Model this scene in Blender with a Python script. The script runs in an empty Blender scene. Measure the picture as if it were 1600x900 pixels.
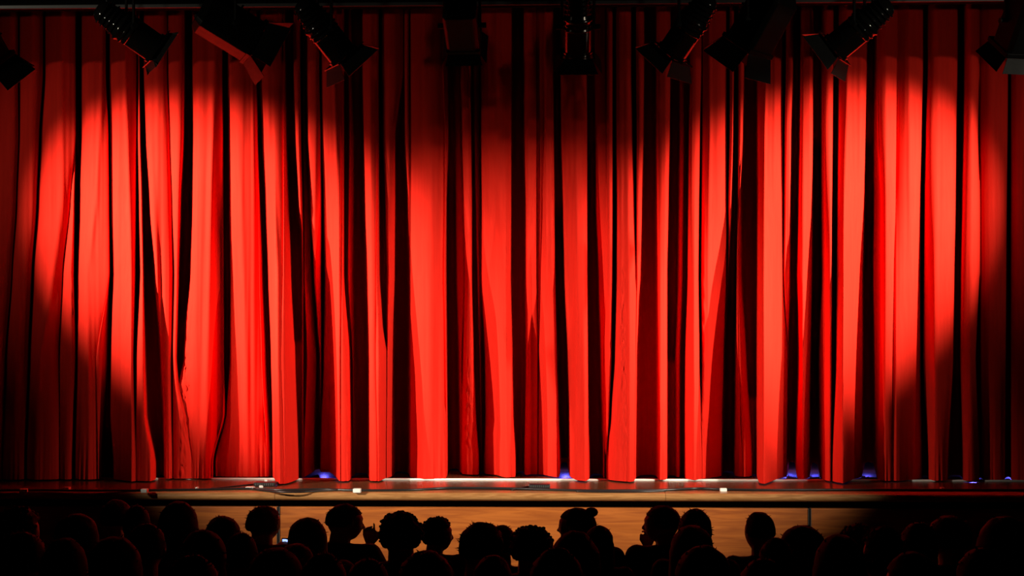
import bpy, bmesh, math, random
from mathutils import Vector, Matrix, noise
C = bpy.context.scene.collection
PI = math.pi

# ---------------------------------------------------------------- camera
F = 2100.0; YAW = math.radians(1.7); CX = 12*math.tan(YAW); CAM = Vector((CX, -12.0, 1.0)); HOR = 573.0
cam = bpy.data.cameras.new('camera'); co = bpy.data.objects.new('camera', cam); C.objects.link(co)
cam.sensor_width = 36; cam.lens = 36*F/1600; cam.shift_y = (HOR-450)/1600
co.location = CAM; co.rotation_euler = (PI/2, 0, YAW)
bpy.context.scene.camera = co
cam.clip_end = 60
# ---------------------------------------------------------------- world, view
w = bpy.data.worlds.new('world'); bpy.context.scene.world = w; w.use_nodes = True
w.node_tree.nodes['Background'].inputs[0].default_value = (0.6, 0.35, 0.4, 1)
w.node_tree.nodes['Background'].inputs[1].default_value = 0.0004
vs = bpy.context.scene.view_settings
vs.view_transform = 'Standard'; vs.look = 'None'; vs.gamma = 1; vs.use_curve_mapping = False; vs.exposure = 0
# ---------------------------------------------------------------- stage lamps (front of house, above and beside the camera), plus added halo and fill spots
def spot(name, loc, target, power, deg, blend, col=(1, .9, .7), size=.05, sc=(1, 1, 1), roll=0):
    l = bpy.data.lights.new(name, 'SPOT'); l.energy = power; l.spot_size = math.radians(deg); l.spot_blend = blend
    l.color = col; l.shadow_soft_size = size
    o = bpy.data.objects.new(name, l); C.objects.link(o); o.location = loc
    d = Vector(target)-Vector(loc)
    o.rotation_euler = (d.to_track_quat('-Z', 'Y').to_matrix() @ Matrix.Rotation(roll, 3, 'Z')).to_euler(); o.scale = sc
    return o
spot('spot_left', (-7.0, -3.9, 4.75), (-2.4, 0, 1.85), 9800, 27.5, .95)
spot('spot_halo_left', (-7.0, -3.9, 4.75), (-2.7, 0, 2.1), 230, 42, 1)  # halo pair: added wide weak spots that soften the pool edges, not separate lamps
spot('spot_halo_right', (7.0, -3.9, 4.75), (2.7, 0, 2.2), 230, 42, 1)
spot('spot_right', (7.0, -3.9, 4.75), (2.5, 0, 1.95), 9800, 27.5, .95)
spot('spot_centre_left', (-6.8, -6.5, 3.2), (.0, 0, .65), 4700, 30, .9)
spot('spot_centre_right', (6.8, -6.5, 3.2), (-.0, 0, .65), 4700, 30, .9)
spot('spot_fill_left', (-6.0, -6.0, 2.9), (-1.8, 0, 3.6), 100, 55, 1)  # fill pair: added for dim overall spill and glints on the lanterns
spot('spot_fill_right', (6.0, -6.0, 2.9), (1.8, 0, 3.6), 100, 55, 1)

# ---------------------------------------------------------------- helpers
def ray(px, Y):
    k = (px-800)/F
    dx = -math.sin(YAW)+math.cos(YAW)*k; dy = math.cos(YAW)+math.sin(YAW)*k
    t = (Y-CAM.y)/dy
    return CAM.x+t*dx, t
def at(px, py, Y):
    x, t = ray(px, Y); return Vector((x, Y, CAM.z+(HOR-py)/F*t))
def atd(px, py, t):
    k = (px-800)/F
    return Vector((CAM.x+t*(-math.sin(YAW)+math.cos(YAW)*k), CAM.y+t*(math.cos(YAW)+math.sin(YAW)*k), CAM.z+(HOR-py)/F*t))
def onfloor(px, py, z=0.0):
    return atd(px, py, F*(CAM.z-z)/(py-HOR))
def lerp(a, b, t): return a+(b-a)*t
def pl(pts, x):
    if x <= pts[0][0]: return pts[0][1]
    for (a, ya), (b, yb) in zip(pts, pts[1:]):
        if x <= b:
            t = (x-a)/(b-a) if b > a else 0
            return ya+(yb-ya)*t
    return pts[-1][1]
def pls(pts, x):
    if x <= pts[0][0]: return pts[0][1]
    for (a, ya), (b, yb) in zip(pts, pts[1:]):
        if x <= b:
            t = (x-a)/(b-a) if b > a else 0
            return ya+(yb-ya)*(.5*t+.5*t*t*(3-2*t))
    return pts[-1][1]
def mat(name, col, rough=.5, metal=0, **k):
    m = bpy.data.materials.new(name); m.use_nodes = True
    n = m.node_tree.nodes; p = n['Principled BSDF']
    p.inputs['Base Color'].default_value = (*col, 1); p.inputs['Roughness'].default_value = rough; p.inputs['Metallic'].default_value = metal
    for a, b in k.items():
        p.inputs[a.replace('_', ' ')].default_value = b
    nz = n.new('ShaderNodeTexNoise'); nz.inputs['Scale'].default_value = 9
    mp = n.new('ShaderNodeMapRange'); mp.inputs[3].default_value = rough*.85; mp.inputs[4].default_value = min(1, rough*1.15)
    m.node_tree.links.new(nz.outputs[0], mp.inputs[0]); m.node_tree.links.new(mp.outputs[0], p.inputs['Roughness'])
    return m
def wood(name, c1, c2, rough, scale=(1, 1, 1), ns=6, dist=2):
    m = mat(name, c1, rough); n = m.node_tree.nodes; L = m.node_tree.links; p = n['Principled BSDF']
    tc = n.new('ShaderNodeTexCoord'); mp = n.new('ShaderNodeMapping'); mp.inputs['Scale'].default_value = scale
    nz = n.new('ShaderNodeTexNoise'); nz.inputs['Scale'].default_value = ns; nz.inputs['Detail'].default_value = 6; nz.inputs['Distortion'].default_value = dist
    cr = n.new('ShaderNodeValToRGB'); cr.color_ramp.elements[0].color = (*c2, 1); cr.color_ramp.elements[1].color = (*c1, 1)
    cr.color_ramp.elements[0].position = .35; cr.color_ramp.elements[1].position = .62
    L.new(tc.outputs['Object'], mp.inputs[0]); L.new(mp.outputs[0], nz.inputs[0]); L.new(nz.outputs[0], cr.inputs[0]); L.new(cr.outputs[0], p.inputs['Base Color'])
    bp = n.new('ShaderNodeBump'); bp.inputs['Strength'].default_value = .12; bp.inputs['Distance'].default_value = .004
    L.new(nz.outputs[0], bp.inputs['Height']); L.new(bp.outputs[0], p.inputs['Normal'])
    return m
M = {}
M['velvet'] = mat('red_velvet', (.66, .017, .011), .85, Specular_IOR_Level=.04, Sheen_Weight=.04, Sheen_Roughness=.4, Sheen_Tint=(1, .25, .12, 1))
_n = M['velvet'].node_tree; _p = _n.nodes['Principled BSDF']
_tc = _n.nodes.new('ShaderNodeTexCoord'); _mp = _n.nodes.new('ShaderNodeMapping'); _mp.inputs['Scale'].default_value = (30, 30, 2.5)
_nz = _n.nodes.new('ShaderNodeTexNoise'); _nz.inputs['Scale'].default_value = 1.5; _nz.inputs['Detail'].default_value = 4
_mx = _n.nodes.new('ShaderNodeMix'); _mx.data_type = 'RGBA'
_mx.inputs[6].default_value = (.54, .0138, .0075, 1); _mx.inputs[7].default_value = (.70, .0202, .0108, 1)
_n.links.new(_tc.outputs['Object'], _mp.inputs[0]); _n.links.new(_mp.outputs[0], _nz.inputs[0]); _n.links.new(_nz.outputs[0], _mx.inputs[0]); _n.links.new(_mx.outputs[2], _p.inputs['Base Color'])
M['floor'] = wood('stage_floor_wood', (.15, .05, .022), (.09, .028, .012), .22, (1.2, 9, 1), 5)
M['nose'] = wood('nosing_wood', (.42, .2, .075), (.28, .12, .04), .28, (.8, 8, 8), 4)
M['panel'] = wood('panel_wood', (.44, .118, .017), (.29, .068, .009), .45, (.55, 1, 7), 3.2, 1.2)
M['black'] = mat('matt_black', (.003, .003, .003), .9, Specular_IOR_Level=.05)
M['wallb'] = mat('black_wall', (.008, .007, .008), .95)
M['lampblk'] = mat('lamp_black', (.014, .013, .013), .11, Specular_IOR_Level=1.0)
M['lampmatt'] = mat('lamp_black_matt', (.006, .006, .006), .6, Specular_IOR_Level=.3)
M['lampbox'] = mat('lantern_box_black', (.008, .007, .007), .42, Specular_IOR_Level=.15)
M['polished'] = mat('polished_housing', (.22, .2, .19), .2, 1)
M['doorm'] = mat('door_metal', (.10, .095, .095), .35, .7)
M['steel'] = mat('worn_steel', (.5, .5, .5), .3, 1)
M['grey'] = mat('grey_metal', (.12, .12, .12), .4, .6)
M['glass'] = mat('lens_glass', (.3, .3, .32), .08)
M['white'] = mat('white_plastic', (.85, .85, .82), .5)
M['cable'] = mat('rubber_black', (.012, .012, .014), .35)
M['audfloor'] = mat('dark_carpet', (.02, .012, .014), .9)
M['seat'] = mat('seat_plush', (.035, .006, .01), .85)
M['seatwood'] = mat('seat_shell', (.03, .015, .01), .4)
M['skin'] = mat('skin', (.32, .16, .11), .5)
HAIRM = [mat('hair_black', (.010, .007, .006), .7, Specular_IOR_Level=.2), mat('hair_brown', (.03, .015, .009), .7, Specular_IOR_Level=.2), mat('hair_light', (.10, .055, .03), .7, Specular_IOR_Level=.2)]
CLOTH = [mat('shirt_dark', (.02, .018, .025), .9), mat('shirt_wine', (.07, .015, .02), .9), mat('shirt_grey', (.06, .06, .065), .9)]
M['trousers'] = mat('trousers_dark', (.012, .013, .02), .9)
M['shoe'] = mat('shoe_black', (.01, .01, .01), .4)

def link(name, bm, m, parent=None, smooth=False, bevel=0):
    me = bpy.data.meshes.new(name); bm.normal_update(); bm.to_mesh(me); bm.free()
    if m: me.materials.append(m)
    if smooth:
        for p in me.polygons: p.use_smooth = True
    o = bpy.data.objects.new(name, me); C.objects.link(o)
    if parent: o.parent = parent
    if bevel:
        b = o.modifiers.new('bevel', 'BEVEL'); b.width = bevel; b.segments = 2; b.limit_method = 'ANGLE'
    return o
def tag(o, label=None, cat=None, group=None, kind=None):
    if label: o['label'] = label
    if cat: o['category'] = cat
    if group: o['group'] = group
    if kind: o['kind'] = kind
    return o
def thing(name, label, cat, loc=(0, 0, 0), group=None):
    o = bpy.data.objects.new(name, None); C.objects.link(o); o.location = loc; o.empty_display_size = .1
    return tag(o, label, cat, group)
def box(bm, c, s, mtx=None):
    r = bmesh.ops.create_cube(bm, size=1)
    X = Matrix.Translation(c) @ Matrix.Diagonal((*s, 1))
    if mtx: X = mtx @ X
    bmesh.ops.transform(bm, matrix=X, verts=r['verts'])
def prism(bm, pts, thick, mtx=None):
    """outline in local yz (x=0), extruded along x"""
    a = [bm.verts.new((-thick/2, p[0], p[1])) for p in pts]; b = [bm.verts.new((thick/2, p[0], p[1])) for p in pts]
    bm.faces.new(a[::-1]); bm.faces.new(b)
    for i in range(len(a)):
        j = (i+1) % len(a); bm.faces.new((a[i], a[j], b[j], b[i]))
    if mtx: bmesh.ops.transform(bm, matrix=mtx, verts=a+b)
def lathe(bm, prof, seg=28, mtx=None):
    """profile (x, r) turned about local X"""
    rings = []; vs_ = []
    for x, r in prof:
        ring = [bm.verts.new((x, r*math.cos(2*PI*i/seg), r*math.sin(2*PI*i/seg))) for i in range(seg)]
        rings.append(ring); vs_ += ring
    for a, b in zip(rings, rings[1:]):
        for i in range(seg):
            j = (i+1) % seg; bm.faces.new((a[i], a[j], b[j], b[i]))
    bm.faces.new(rings[0][::-1]); bm.faces.new(rings[-1])
    if mtx: bmesh.ops.transform(bm, matrix=mtx, verts=vs_)
def tube(bm, pts, r, seg=8):
    pts = [Vector(p) for p in pts]; rings = []
    for i, p in enumerate(pts):
        t = (pts[min(i+1, len(pts)-1)]-pts[max(i-1, 0)]).normalized()
        u = t.cross(Vector((0, 0, 1)))
        if u.length < .1: u = t.cross(Vector((0, 1, 0)))
        u.normalize(); v = u.cross(t)
        rings.append([bm.verts.new(p+r*(u*math.cos(2*PI*k/seg)+v*math.sin(2*PI*k/seg))) for k in range(seg)])
    for a, b in zip(rings, rings[1:]):
        for i in range(seg):
            j = (i+1) % seg; bm.faces.new((a[i], a[j], b[j], b[i]))
    bm.faces.new(rings[0][::-1]); bm.faces.new(rings[-1])

# ---------------------------------------------------------------- the setting
FLZ = lambda d: -1.03+.045*(8.3-d)
ROWD = [8.3, 7.6, 6.9, 6.2, 5.5, 4.8, 4.2]
bm = bmesh.new()
box(bm, (0, -2.2, -1.08), (18, 2.9, .1))
for i, d in enumerate(ROWD):
    yr = -12+d; front = yr+.5; z = FLZ(d)
    back = (-12+ROWD[i+1]+.5) if i+1 < len(ROWD) else -13.5
    box(bm, (0, (front+back)/2, z-.15), (18, front-back, .3))
tag(link('floor', bm, M['audfloor']), kind='structure')
LIPY = -1.36
bm = bmesh.new(); box(bm, (0, 1.5, -.03), (18, 5.32, .06)); st = tag(link('floor_stage', bm, M['floor']), kind='structure')
# front border boards of the stage with a rounded nosing
joints = [-9, -5.6, -1.85, None, 4.7, 9]
joints[3] = onfloor(1042, 773).x
for a, b in zip(joints, joints[1:]):
    bm = bmesh.new()
    prof = [(-1.16, 0)]+[(LIPY+.033-.033*math.sin(t), -.033+.033*math.cos(t)) for t in [i*PI/8 for i in range(9)]]+[(-1.16, -.066)]
    A = [bm.verts.new((a+.0015, y, z)) for y, z in prof]; B = [bm.verts.new((b-.0015, y, z)) for y, z in prof]
    bm.faces.new(A); bm.faces.new(B[::-1])
    for i in range(len(A)):
        j = (i+1) % len(A); bm.faces.new((A[i], B[i], B[j], A[j]))
    link('nosing_board', bm, M['nose'], st)
bm = bmesh.new(); box(bm, (0, -1.2, -.0925), (18, .1, .052)); tag(link('recess_shade_1', bm, M['black']), kind='structure')  # recess under the nosing; its shadow is put into the near-black colour
# panelled stage front
bm = bmesh.new(); box(bm, (0, -1.19, -.59), (18, .06, .94)); wf = tag(link('wall_stage_front', bm, M['black']), kind='structure')
s1 = at(435, 830, -1.3).x; s2 = at(1265, 830, -1.3).x; sp = s2-s1
xs = [s1-sp, s1, s2, s2+sp]
for a, b in zip([-9]+xs, xs+[9]):
    if b-a < .1: continue
    bm = bmesh.new(); box(bm, ((a+b)/2, -1.265, -.585), (b-a-.02, .08, .925)); link('wood_panel', bm, M['panel'], wf, bevel=.004)
for x in xs:
    for s in (-1, 1):
        bm = bmesh.new(); box(bm, (x+s*.0085, -1.27, -.585), (.006, .082, .925)); link('joint_strip', bm, M['grey'], wf)
# stage rear wall, house side walls
bm = bmesh.new(); box(bm, (0, 4.2, 2.9), (18, .1, 6)); tag(link('wall_back', bm, M['wallb']), kind='structure')
for s, n in ((-1, 'left'), (1, 'right')):
    bm = bmesh.new(); box(bm, (s*9.05, -4.7, 2.4), (.1, 18, 7)); tag(link('wall_'+n, bm, M['wallb']), kind='structure')

# white batten along the stage floor
a, b = at(120, 750, -.12).x, 8.5
bm = bmesh.new(); box(bm, ((a+b)/2, -.15, .0065), (b-a, .05, .013))
tag(link('floor_batten', bm, M['white'], bevel=.002), 'thin white strip running along the floor beneath the red curtain', 'strip')

# ---------------------------------------------------------------- the curtain
RY = [100, 200, 312, 425, 560, 650, 725]
# each fold: edges (left, right) at the rows; optional rear offsets at its left and right edge
T = [
 ('n', {100: (-260, -150)}), ('n', {100: (-146, -70)}), ('n', {100: (-64, -6), 425: (-70, -20), 725: (-80, -10)}),
 ('n', {100: (-1, 28), 200: (-3, 29), 312: (-5, 25), 425: (-14, 18), 560: (-14, 8), 725: (-4, 2)}),
 ('n', {100: (31, 67), 200: (31, 61), 312: (27, 57), 425: (20, 49), 560: (10, 44), 725: (4, 38)}),
 ('n', {100: (71, 118), 200: (65, 118), 312: (60, 109), 425: (53, 97), 560: (47, 91), 650: (44, 92), 725: (42, 92)}),
 ('n', {100: (118, 118), 200: (118, 118), 312: (110, 116), 425: (98, 115), 560: (92, 118), 650: (93, 114), 725: (93, 112)}, .04, 0),
 ('n', {100: (128, 165), 200: (128, 169), 312: (125, 170), 425: (122, 171), 560: (121, 150), 725: (118, 153)}),
 ('s', {100: (165, 165), 200: (169, 169), 425: (171, 171), 560: (150, 167), 725: (153, 158)}, .02, .2),
 ('n', {100: (171, 213), 200: (173, 213), 312: (174, 212), 425: (177, 211), 560: (174, 208), 650: (173, 210), 725: (178, 212)}),
 ('n', {100: (215, 218), 200: (215, 219), 312: (217, 222), 425: (219, 224), 560: (213, 226), 650: (212, 228), 725: (212, 243)}, .04, 0),
 ('n', {100: (225, 261), 200: (228, 265), 312: (234, 268), 425: (242, 270), 560: (252, 268), 650: (256, 268), 725: (257, 269)}),
 ('n', {100: (263, 288), 200: (266, 287), 312: (269.5, 282), 425: (272.5, 279), 560: (270, 276), 600: (270, 279), 650: (270, 290), 725: (270, 300)}),
 ('n', {100: (301, 347), 200: (302, 348), 312: (301, 348), 425: (298, 348), 500: (291, 349), 560: (288, 349), 600: (279.5, 350), 650: (290, 348), 725: (300, 331)}),
 ('s', {100: (347, 347), 560: (349, 349), 650: (348, 352), 725: (331, 333)}, .01, .1),
 ('n', {100: (356, 400), 200: (358, 402), 312: (359, 404), 425: (361, 405), 560: (360, 408), 650: (354, 412), 725: (337, 417)}),
 ('s', {100: (400, 401), 200: (402, 403), 425: (405, 410), 560: (408, 415), 725: (417, 423)}, .01, .15),
 ('n', {100: (406, 443), 200: (410, 443), 312: (415, 443), 425: (419, 442), 560: (424, 439), 650: (427, 442), 725: (431, 444)}),
 ('s', {100: (443, 447), 200: (443, 448), 425: (442, 454), 560: (439, 460), 725: (444, 466)}, .015, .22),
 ('n', {100: (459, 469), 200: (462, 470), 312: (467, 472), 360: (472, 473), 425: (473, 473)}),
 ('d', {100: (473, 477), 425: (476, 486), 560: (480, 494), 725: (475, 490)}, .22, .26),
 ('n', {100: (480, 499), 200: (481, 501), 312: (486, 502), 425: (491, 501), 500: (496, 501.5), 560: (500, 502), 725: (500.5, 500.8)}),
 ('n', {100: (502, 534), 200: (503, 535), 312: (506, 535), 425: (508, 534), 560: (506, 533), 725: (501, 533)}),
 ('s', {100: (534, 537), 200: (535, 537), 425: (534, 537), 560: (533, 546), 725: (533, 549)}, .01, .07),
 ('d', {100: (545, 549), 200: (546, 552), 425: (544, 551), 560: (551, 553), 725: (552, 553)}, .22, .27),
 ('n', {100: (567, 591), 200: (569, 591), 312: (571, 590), 425: (574, 588), 560: (577, 587), 725: (577, 590)}),
 ('s', {100: (591, 591.5), 200: (591, 592), 312: (590, 592), 425: (588, 592), 500: (588, 597), 560: (587, 605), 725: (590, 604)}, .01, .1),
 ('n', {100: (597, 630), 200: (599, 617), 312: (603, 617), 425: (606, 616.5), 500: (605, 615), 560: (605, 614.5), 725: (604, 615)}, .03, .02),
 ('n', {100: (632, 639.5), 200: (633, 640), 300: (637.5, 640), 425: (640, 640), 725: (640, 640)}, .03, .03),
 ('n', {100: (641, 691), 200: (641, 695), 312: (641, 695), 425: (641, 694), 560: (641, 696), 650: (641, 697), 725: (641, 698)}),
 ('s', {100: (691, 699), 200: (695, 700), 312: (695, 697), 425: (694, 696), 725: (698, 699)}, .02, .06),
 ('d', {100: (709, 719), 200: (712, 721), 312: (713, 724), 425: (714, 725.5), 560: (717, 721), 725: (719, 720)}, .24, .2),
 ('n', {100: (721, 735), 200: (723, 736), 312: (725, 737), 425: (728, 737), 560: (724, 740), 650: (723, 743), 725: (722, 748)}),
 ('d', {100: (740, 748), 725: (752, 753)}, .22, .26),
 ('n', {100: (752, 799), 200: (752, 798.5), 312: (753, 798), 425: (753, 797), 560: (758, 799), 650: (759, 801), 725: (757, 805)}),
 ('SPLIT',),
 ('n', {100: (819, 837), 200: (820, 838), 312: (822, 838), 425: (822, 838), 560: (823, 840), 725: (820, 840)}),
 ('d', {100: (838, 851), 200: (838, 850), 250: (838, 850), 312: (838, 848), 425: (838, 845), 560: (840, 842), 725: (840, 841)}, .08, .08),
 ('n', {100: (851, 864), 200: (851, 865), 312: (848, 866), 425: (845, 867), 560: (842, 869), 650: (841, 872), 725: (841, 875)}),
 ('n', {100: (876, 916), 200: (877, 917), 312: (880, 917), 425: (882, 917), 560: (887, 918), 650: (889, 919), 725: (889, 921)}),
 ('d', {100: (930, 946), 200: (931, 947), 312: (932, 948), 425: (936, 948), 560: (939, 943), 725: (943, 944)}, .16, .06),
 ('n', {100: (948, 957), 200: (948, 957), 312: (948, 957), 425: (948, 956.5), 560: (944, 955), 650: (944, 952), 700: (945, 949), 725: (945, 946)}),
 ('n', {100: (963, 986), 200: (963, 988), 312: (964, 991), 425: (964, 994), 560: (961, 993), 650: (955, 992), 700: (950, 991), 725: (947, 991)}),
 ('n', {100: (994, 1006), 200: (995, 1005), 312: (994.5, 1002.5), 425: (994.5, 1000), 470: (994, 997), 560: (993, 994), 725: (991, 992)}),
 ('n', {100: (1026, 1047), 200: (1026, 1046), 312: (1027, 1044), 425: (1028, 1042), 560: (1029, 1042), 725: (1029, 1042)}),
 ('d', {100: (1062, 1068), 200: (1062, 1068), 425: (1060, 1066), 560: (1056, 1062), 725: (1056, 1062)}, .26, .22),
 ('n', {100: (1079, 1096), 200: (1077, 1094), 312: (1076, 1092), 425: (1075, 1091), 560: (1071, 1092.5), 650: (1070, 1095), 725: (1070, 1097)}),
 ('n', {100: (1098, 1135), 200: (1097, 1135), 312: (1096.5, 1135), 425: (1096, 1134), 560: (1097.5, 1130), 650: (1096.5, 1128), 725: (1097.5, 1127)}),
 ('n', {100: (1140, 1147), 200: (1140, 1146), 312: (1138, 1143), 380: (1138, 1140), 425: (1137, 1137), 560: (1132, 1132), 725: (1128, 1128)}, .03, 0),
 ('n', {100: (1154, 1162), 200: (1154, 1160), 312: (1153, 1155), 425: (1151, 1153), 560: (1149.5, 1155), 650: (1149, 1157), 725: (1148, 1160)}),
 ('s', {100: (1162, 1163), 200: (1160, 1161), 312: (1155, 1158), 425: (1153, 1158), 560: (1155, 1166), 725: (1160, 1175)}, .02, .22),
 ('n', {100: (1184, 1222), 200: (1184, 1222.5), 312: (1184, 1223), 425: (1184, 1223), 560: (1183, 1230), 725: (1183, 1229)}),
 ('n', {100: (1228, 1239), 200: (1226, 1236), 312: (1225.5, 1235), 425: (1224.5, 1234), 560: (1230.5, 1231), 725: (1229.5, 1229.6)}),
 ('n', {100: (1251, 1270), 200: (1250, 1270), 312: (1248, 1269), 425: (1246, 1268), 500: (1248, 1267), 560: (1249, 1266), 725: (1244, 1265)}),
 ('s', {100: (1284, 1287), 200: (1284, 1286), 312: (1284, 1287), 425: (1285, 1288), 560: (1280, 1288), 725: (1281, 1285)}, .15, .02),
 ('n', {100: (1287, 1302), 200: (1286, 1301), 312: (1287, 1300), 425: (1288, 1300), 560: (1288, 1299), 725: (1285, 1298)}),
 ('n', {100: (1311, 1354), 200: (1310, 1352), 312: (1309, 1350), 425: (1308, 1347), 560: (1307, 1347), 725: (1301, 1346)}),
 ('s', {100: (1367, 1370), 200: (1366, 1372), 312: (1366, 1377), 425: (1365, 1377), 560: (1367, 1375), 725: (1369, 1371)}, .22, .06),
 ('n', {100: (1370, 1401), 200: (1372, 1400), 312: (1377, 1399), 425: (1377, 1396), 560: (1375, 1394), 725: (1371, 1392)}),
 ('n', {100: (1401.5, 1442), 200: (1400.5, 1440), 312: (1399.5, 1438), 425: (1396.5, 1437), 560: (1394.5, 1438), 725: (1392.5, 1440)}, .035, 0),
 ('n', {100: (1450, 1496), 200: (1447, 1494), 312: (1445, 1493), 425: (1444, 1491), 560: (1443, 1489), 725: (1451, 1480)}),
 ('n', {100: (1507, 1529), 200: (1506, 1528), 312: (1504, 1530), 425: (1502, 1530), 560: (1501, 1524), 725: (1505, 1530)}),
 ('n', {100: (1531, 1575), 425: (1532, 1572), 725: (1534, 1570)}, .1, .06),
 ('n', {100: (1580, 1640)}, .05, .05), ('n', {100: (1648, 1720)}), ('n', {100: (1730, 1860)}),
]
HEM = [(-200, 750), (150, 749), (190, 750), (205, 752), (235, 752), (252, 748), (330, 747.5), (340, 745), (422, 745), (430, 756), (445, 756), (466, 752), (485, 747), (500, 743), (515, 743), (530, 752), (545, 752), (551, 747), (574, 748), (578, 751), (592, 752), (614, 744), (640, 746), (660, 748), (697, 748), (700, 740), (722, 741), (745, 742), (757, 741), (775, 742), (790, 746), (805, 746), (820, 743), (830, 741), (850, 742), (870, 746), (888, 744), (900, 750), (915, 752), (921, 749), (946, 749), (960, 751), (985, 753), (992, 752), (1028, 750), (1042, 749), (1070, 748), (1085, 750), (1128, 744), (1148, 744), (1183, 747), (1186, 755), (1195, 756), (1215, 748), (1230, 745), (1245, 748), (1255, 749), (1265, 746), (1281, 748), (1300, 753), (1318, 755), (1335, 748), (1346, 746), (1369, 748), (1380, 751), (1400, 752), (1440, 748), (1460, 751), (1800, 751)]
LIFT = [(472, 0), (490, .03), (520, .03), (532, 0), (874, 0), (877, .10), (886, .10), (890, 0), (1231, 0), (1234, .12), (1242, .1), (1246, 0), (1266, 0), (1269, .1), (1277, .08), (1281, 0), (1348, 0), (1352, .1), (1364, .1), (1370, 0)]
# narrow standing ridges that catch the light: path rows, width px, height m
RIDGE = [({100: 196, 200: 199, 425: 205, 560: 206, 725: 208}, 4, .012), ({100: 96, 300: 98, 425: 84, 560: 60, 725: 55}, 7, .012), ({425: 136, 560: 138, 725: 140, 100: 160, 312: 150}, 4, .008),
 ({100: 335, 725: 320}, 6, .012), ({100: 312, 725: 300}, 6, .008), ({100: 372, 200: 372, 425: 380, 725: 388}, 6, .011), ({100: 395, 725: 398}, 4, .006), ({100: 417, 200: 420, 425: 434, 725: 436}, 4, .010),
 ({100: 522, 200: 525, 425: 528, 725: 530}, 3, .012), ({100: 578, 200: 579, 425: 580}, 4, .007), ({100: 678, 200: 676, 425: 671, 725: 668}, 10, .012), ({100: 775, 425: 782, 725: 790}, 7, .008),
 ({100: 853, 725: 852}, 3, .008), ({100: 981, 200: 981, 425: 983, 725: 985}, 4, .010), ({100: 1041, 425: 1040, 725: 1039}, 3, .008), ({100: 1109, 200: 1109, 425: 1107, 725: 1108}, 3, .012),
 ({100: 1197, 200: 1195, 425: 1192, 725: 1192}, 3, .012), ({100: 1211, 200: 1211, 425: 1208, 725: 1203}, 3, .010), ({100: 1266, 425: 1264, 725: 1259}, 3, .010), ({100: 1324, 200: 1322, 425: 1319, 725: 1317}, 3.5, .012),
 ({100: 1345, 725: 1340}, 4, .007), ({100: 1420, 725: 1428}, 5, .009), ({100: 1384, 725: 1383}, 4, .007), ({100: 1470, 725: 1462}, 8, -.01), ({100: 1518, 725: 1518}, 6, .01),
 ({100: 325, 200: 325, 725: 312}, 4, -.014), ({100: 240, 200: 241, 425: 250, 725: 262}, 4, -.012), ({200: 660, 312: 655, 425: 665, 725: 668}, 3, -.006), ({100: 893, 200: 895, 425: 900, 560: 900, 650: 896}, 3, -.012),
 ({100: 1232, 425: 1229}, 2.5, -.008), ({560: 180, 725: 196, 100: 186}, 5, .004)]
SEAM = [({100: 297, 480: 294, 725: 285}, 6, 470, 760), ({100: 1096, 725: 1097}, 4, 380, 680), ({560: 730, 725: 731}, 6, 560, 740), ({400: 971, 725: 977}, 5, 400, 735), ({425: 1250, 725: 1246}, 4, 440, 680), ({425: 1305, 725: 1303}, 4, 430, 640), ({100: 337, 725: 337}, 4, 620, 745), ({400: 115, 725: 115}, 4, 400, 520)]
def path(d): return sorted((k, v) for k, v in d.items())
folds = []; split = None
for t in T:
    if t[0] == 'SPLIT': split = len(folds); continue
    d = t[1]; folds.append(dict(kind=t[0], L=path({k: v[0] for k, v in d.items()}), R=path({k: v[1] for k, v in d.items()}), a=t[2] if len(t) > 2 else 0, b=t[3] if len(t) > 3 else 0))
RID = [(path(p), wd, h) for p, wd, h in RIDGE]; SEA = [(path(p), wd, a, b) for p, wd, a, b in SEAM]
NC = []
for f in folds:
    mw = max(pl(f['R'], y)-pl(f['L'], y) for y in RY); NC.append(max(5, int(mw/1.7)+2))
GU = [.05, .12, .24, .42, .58, .76, .88, .95]
def row_profile(py):
    """list of (px, rear offset) for one height of the cloth"""
    E = []; last = -1e9
    for f in folds:
        l = max(pls(f['L'], py), last+.15); r = max(pls(f['R'], py), l+.15); last = r; E.append((l, r))
    out = []
    for i, (f, (l, r)) in enumerate(zip(folds, E)):
        wd = r-l; n = NC[i]; rec = .16*math.exp(-(wd/3.0)**2)
        if f['kind'] != 'n': rec = 0
        gl = (l-E[i-1][1]) if i else 20; gr = (E[i+1][0]-r) if i+1 < len(E) else 20
        for k in range(n):
            t = k/(n-1); s = 2*t-1
            y = lerp(f['a'], f['b'], t)+rec
            if f['kind'] == 'n':
                ed = .045*abs(s)**7
                ed *= min(1, (gl if s < 0 else gr)/3)
                y += ed+(.010+.0008*min(40, wd))*(s*s)
            elif f['kind'] == 's': y = lerp(f['a'], f['b'], t*t)+rec
            else: y += -.02*(1-s*s)
            out.append((lerp(l, r, t), y))
        if i+1 < len(E):
            e2 = E[i+1][0]; g = max(0, e2-r); ya = out[-1][1]
            f2 = folds[i+1]; wd2 = E[i+1][1]-E[i+1][0]; yb = f2['a']+(.16*math.exp(-(wd2/3.0)**2) if f2['kind'] == 'n' else 0)+.03
            dp = (.62 if g > 14 else .42)*(1-math.exp(-(g/3.2)**2))
            for u in GU:
                bowl = 1-abs(2*u-1)**5
                y = lerp(ya, yb, u); y = max(y, lerp(y, max(dp, y+.04*min(1, g/2)), bowl))
                out.append((lerp(r, e2, u), y))
    return out
def hemz(px): return .012+pl(LIFT, px)
pys = []
py = -260
while py < 735:
    pys.append(py); py += 9 if py < 500 else 6
S_BOT = 1.0
rowsP = []
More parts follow.
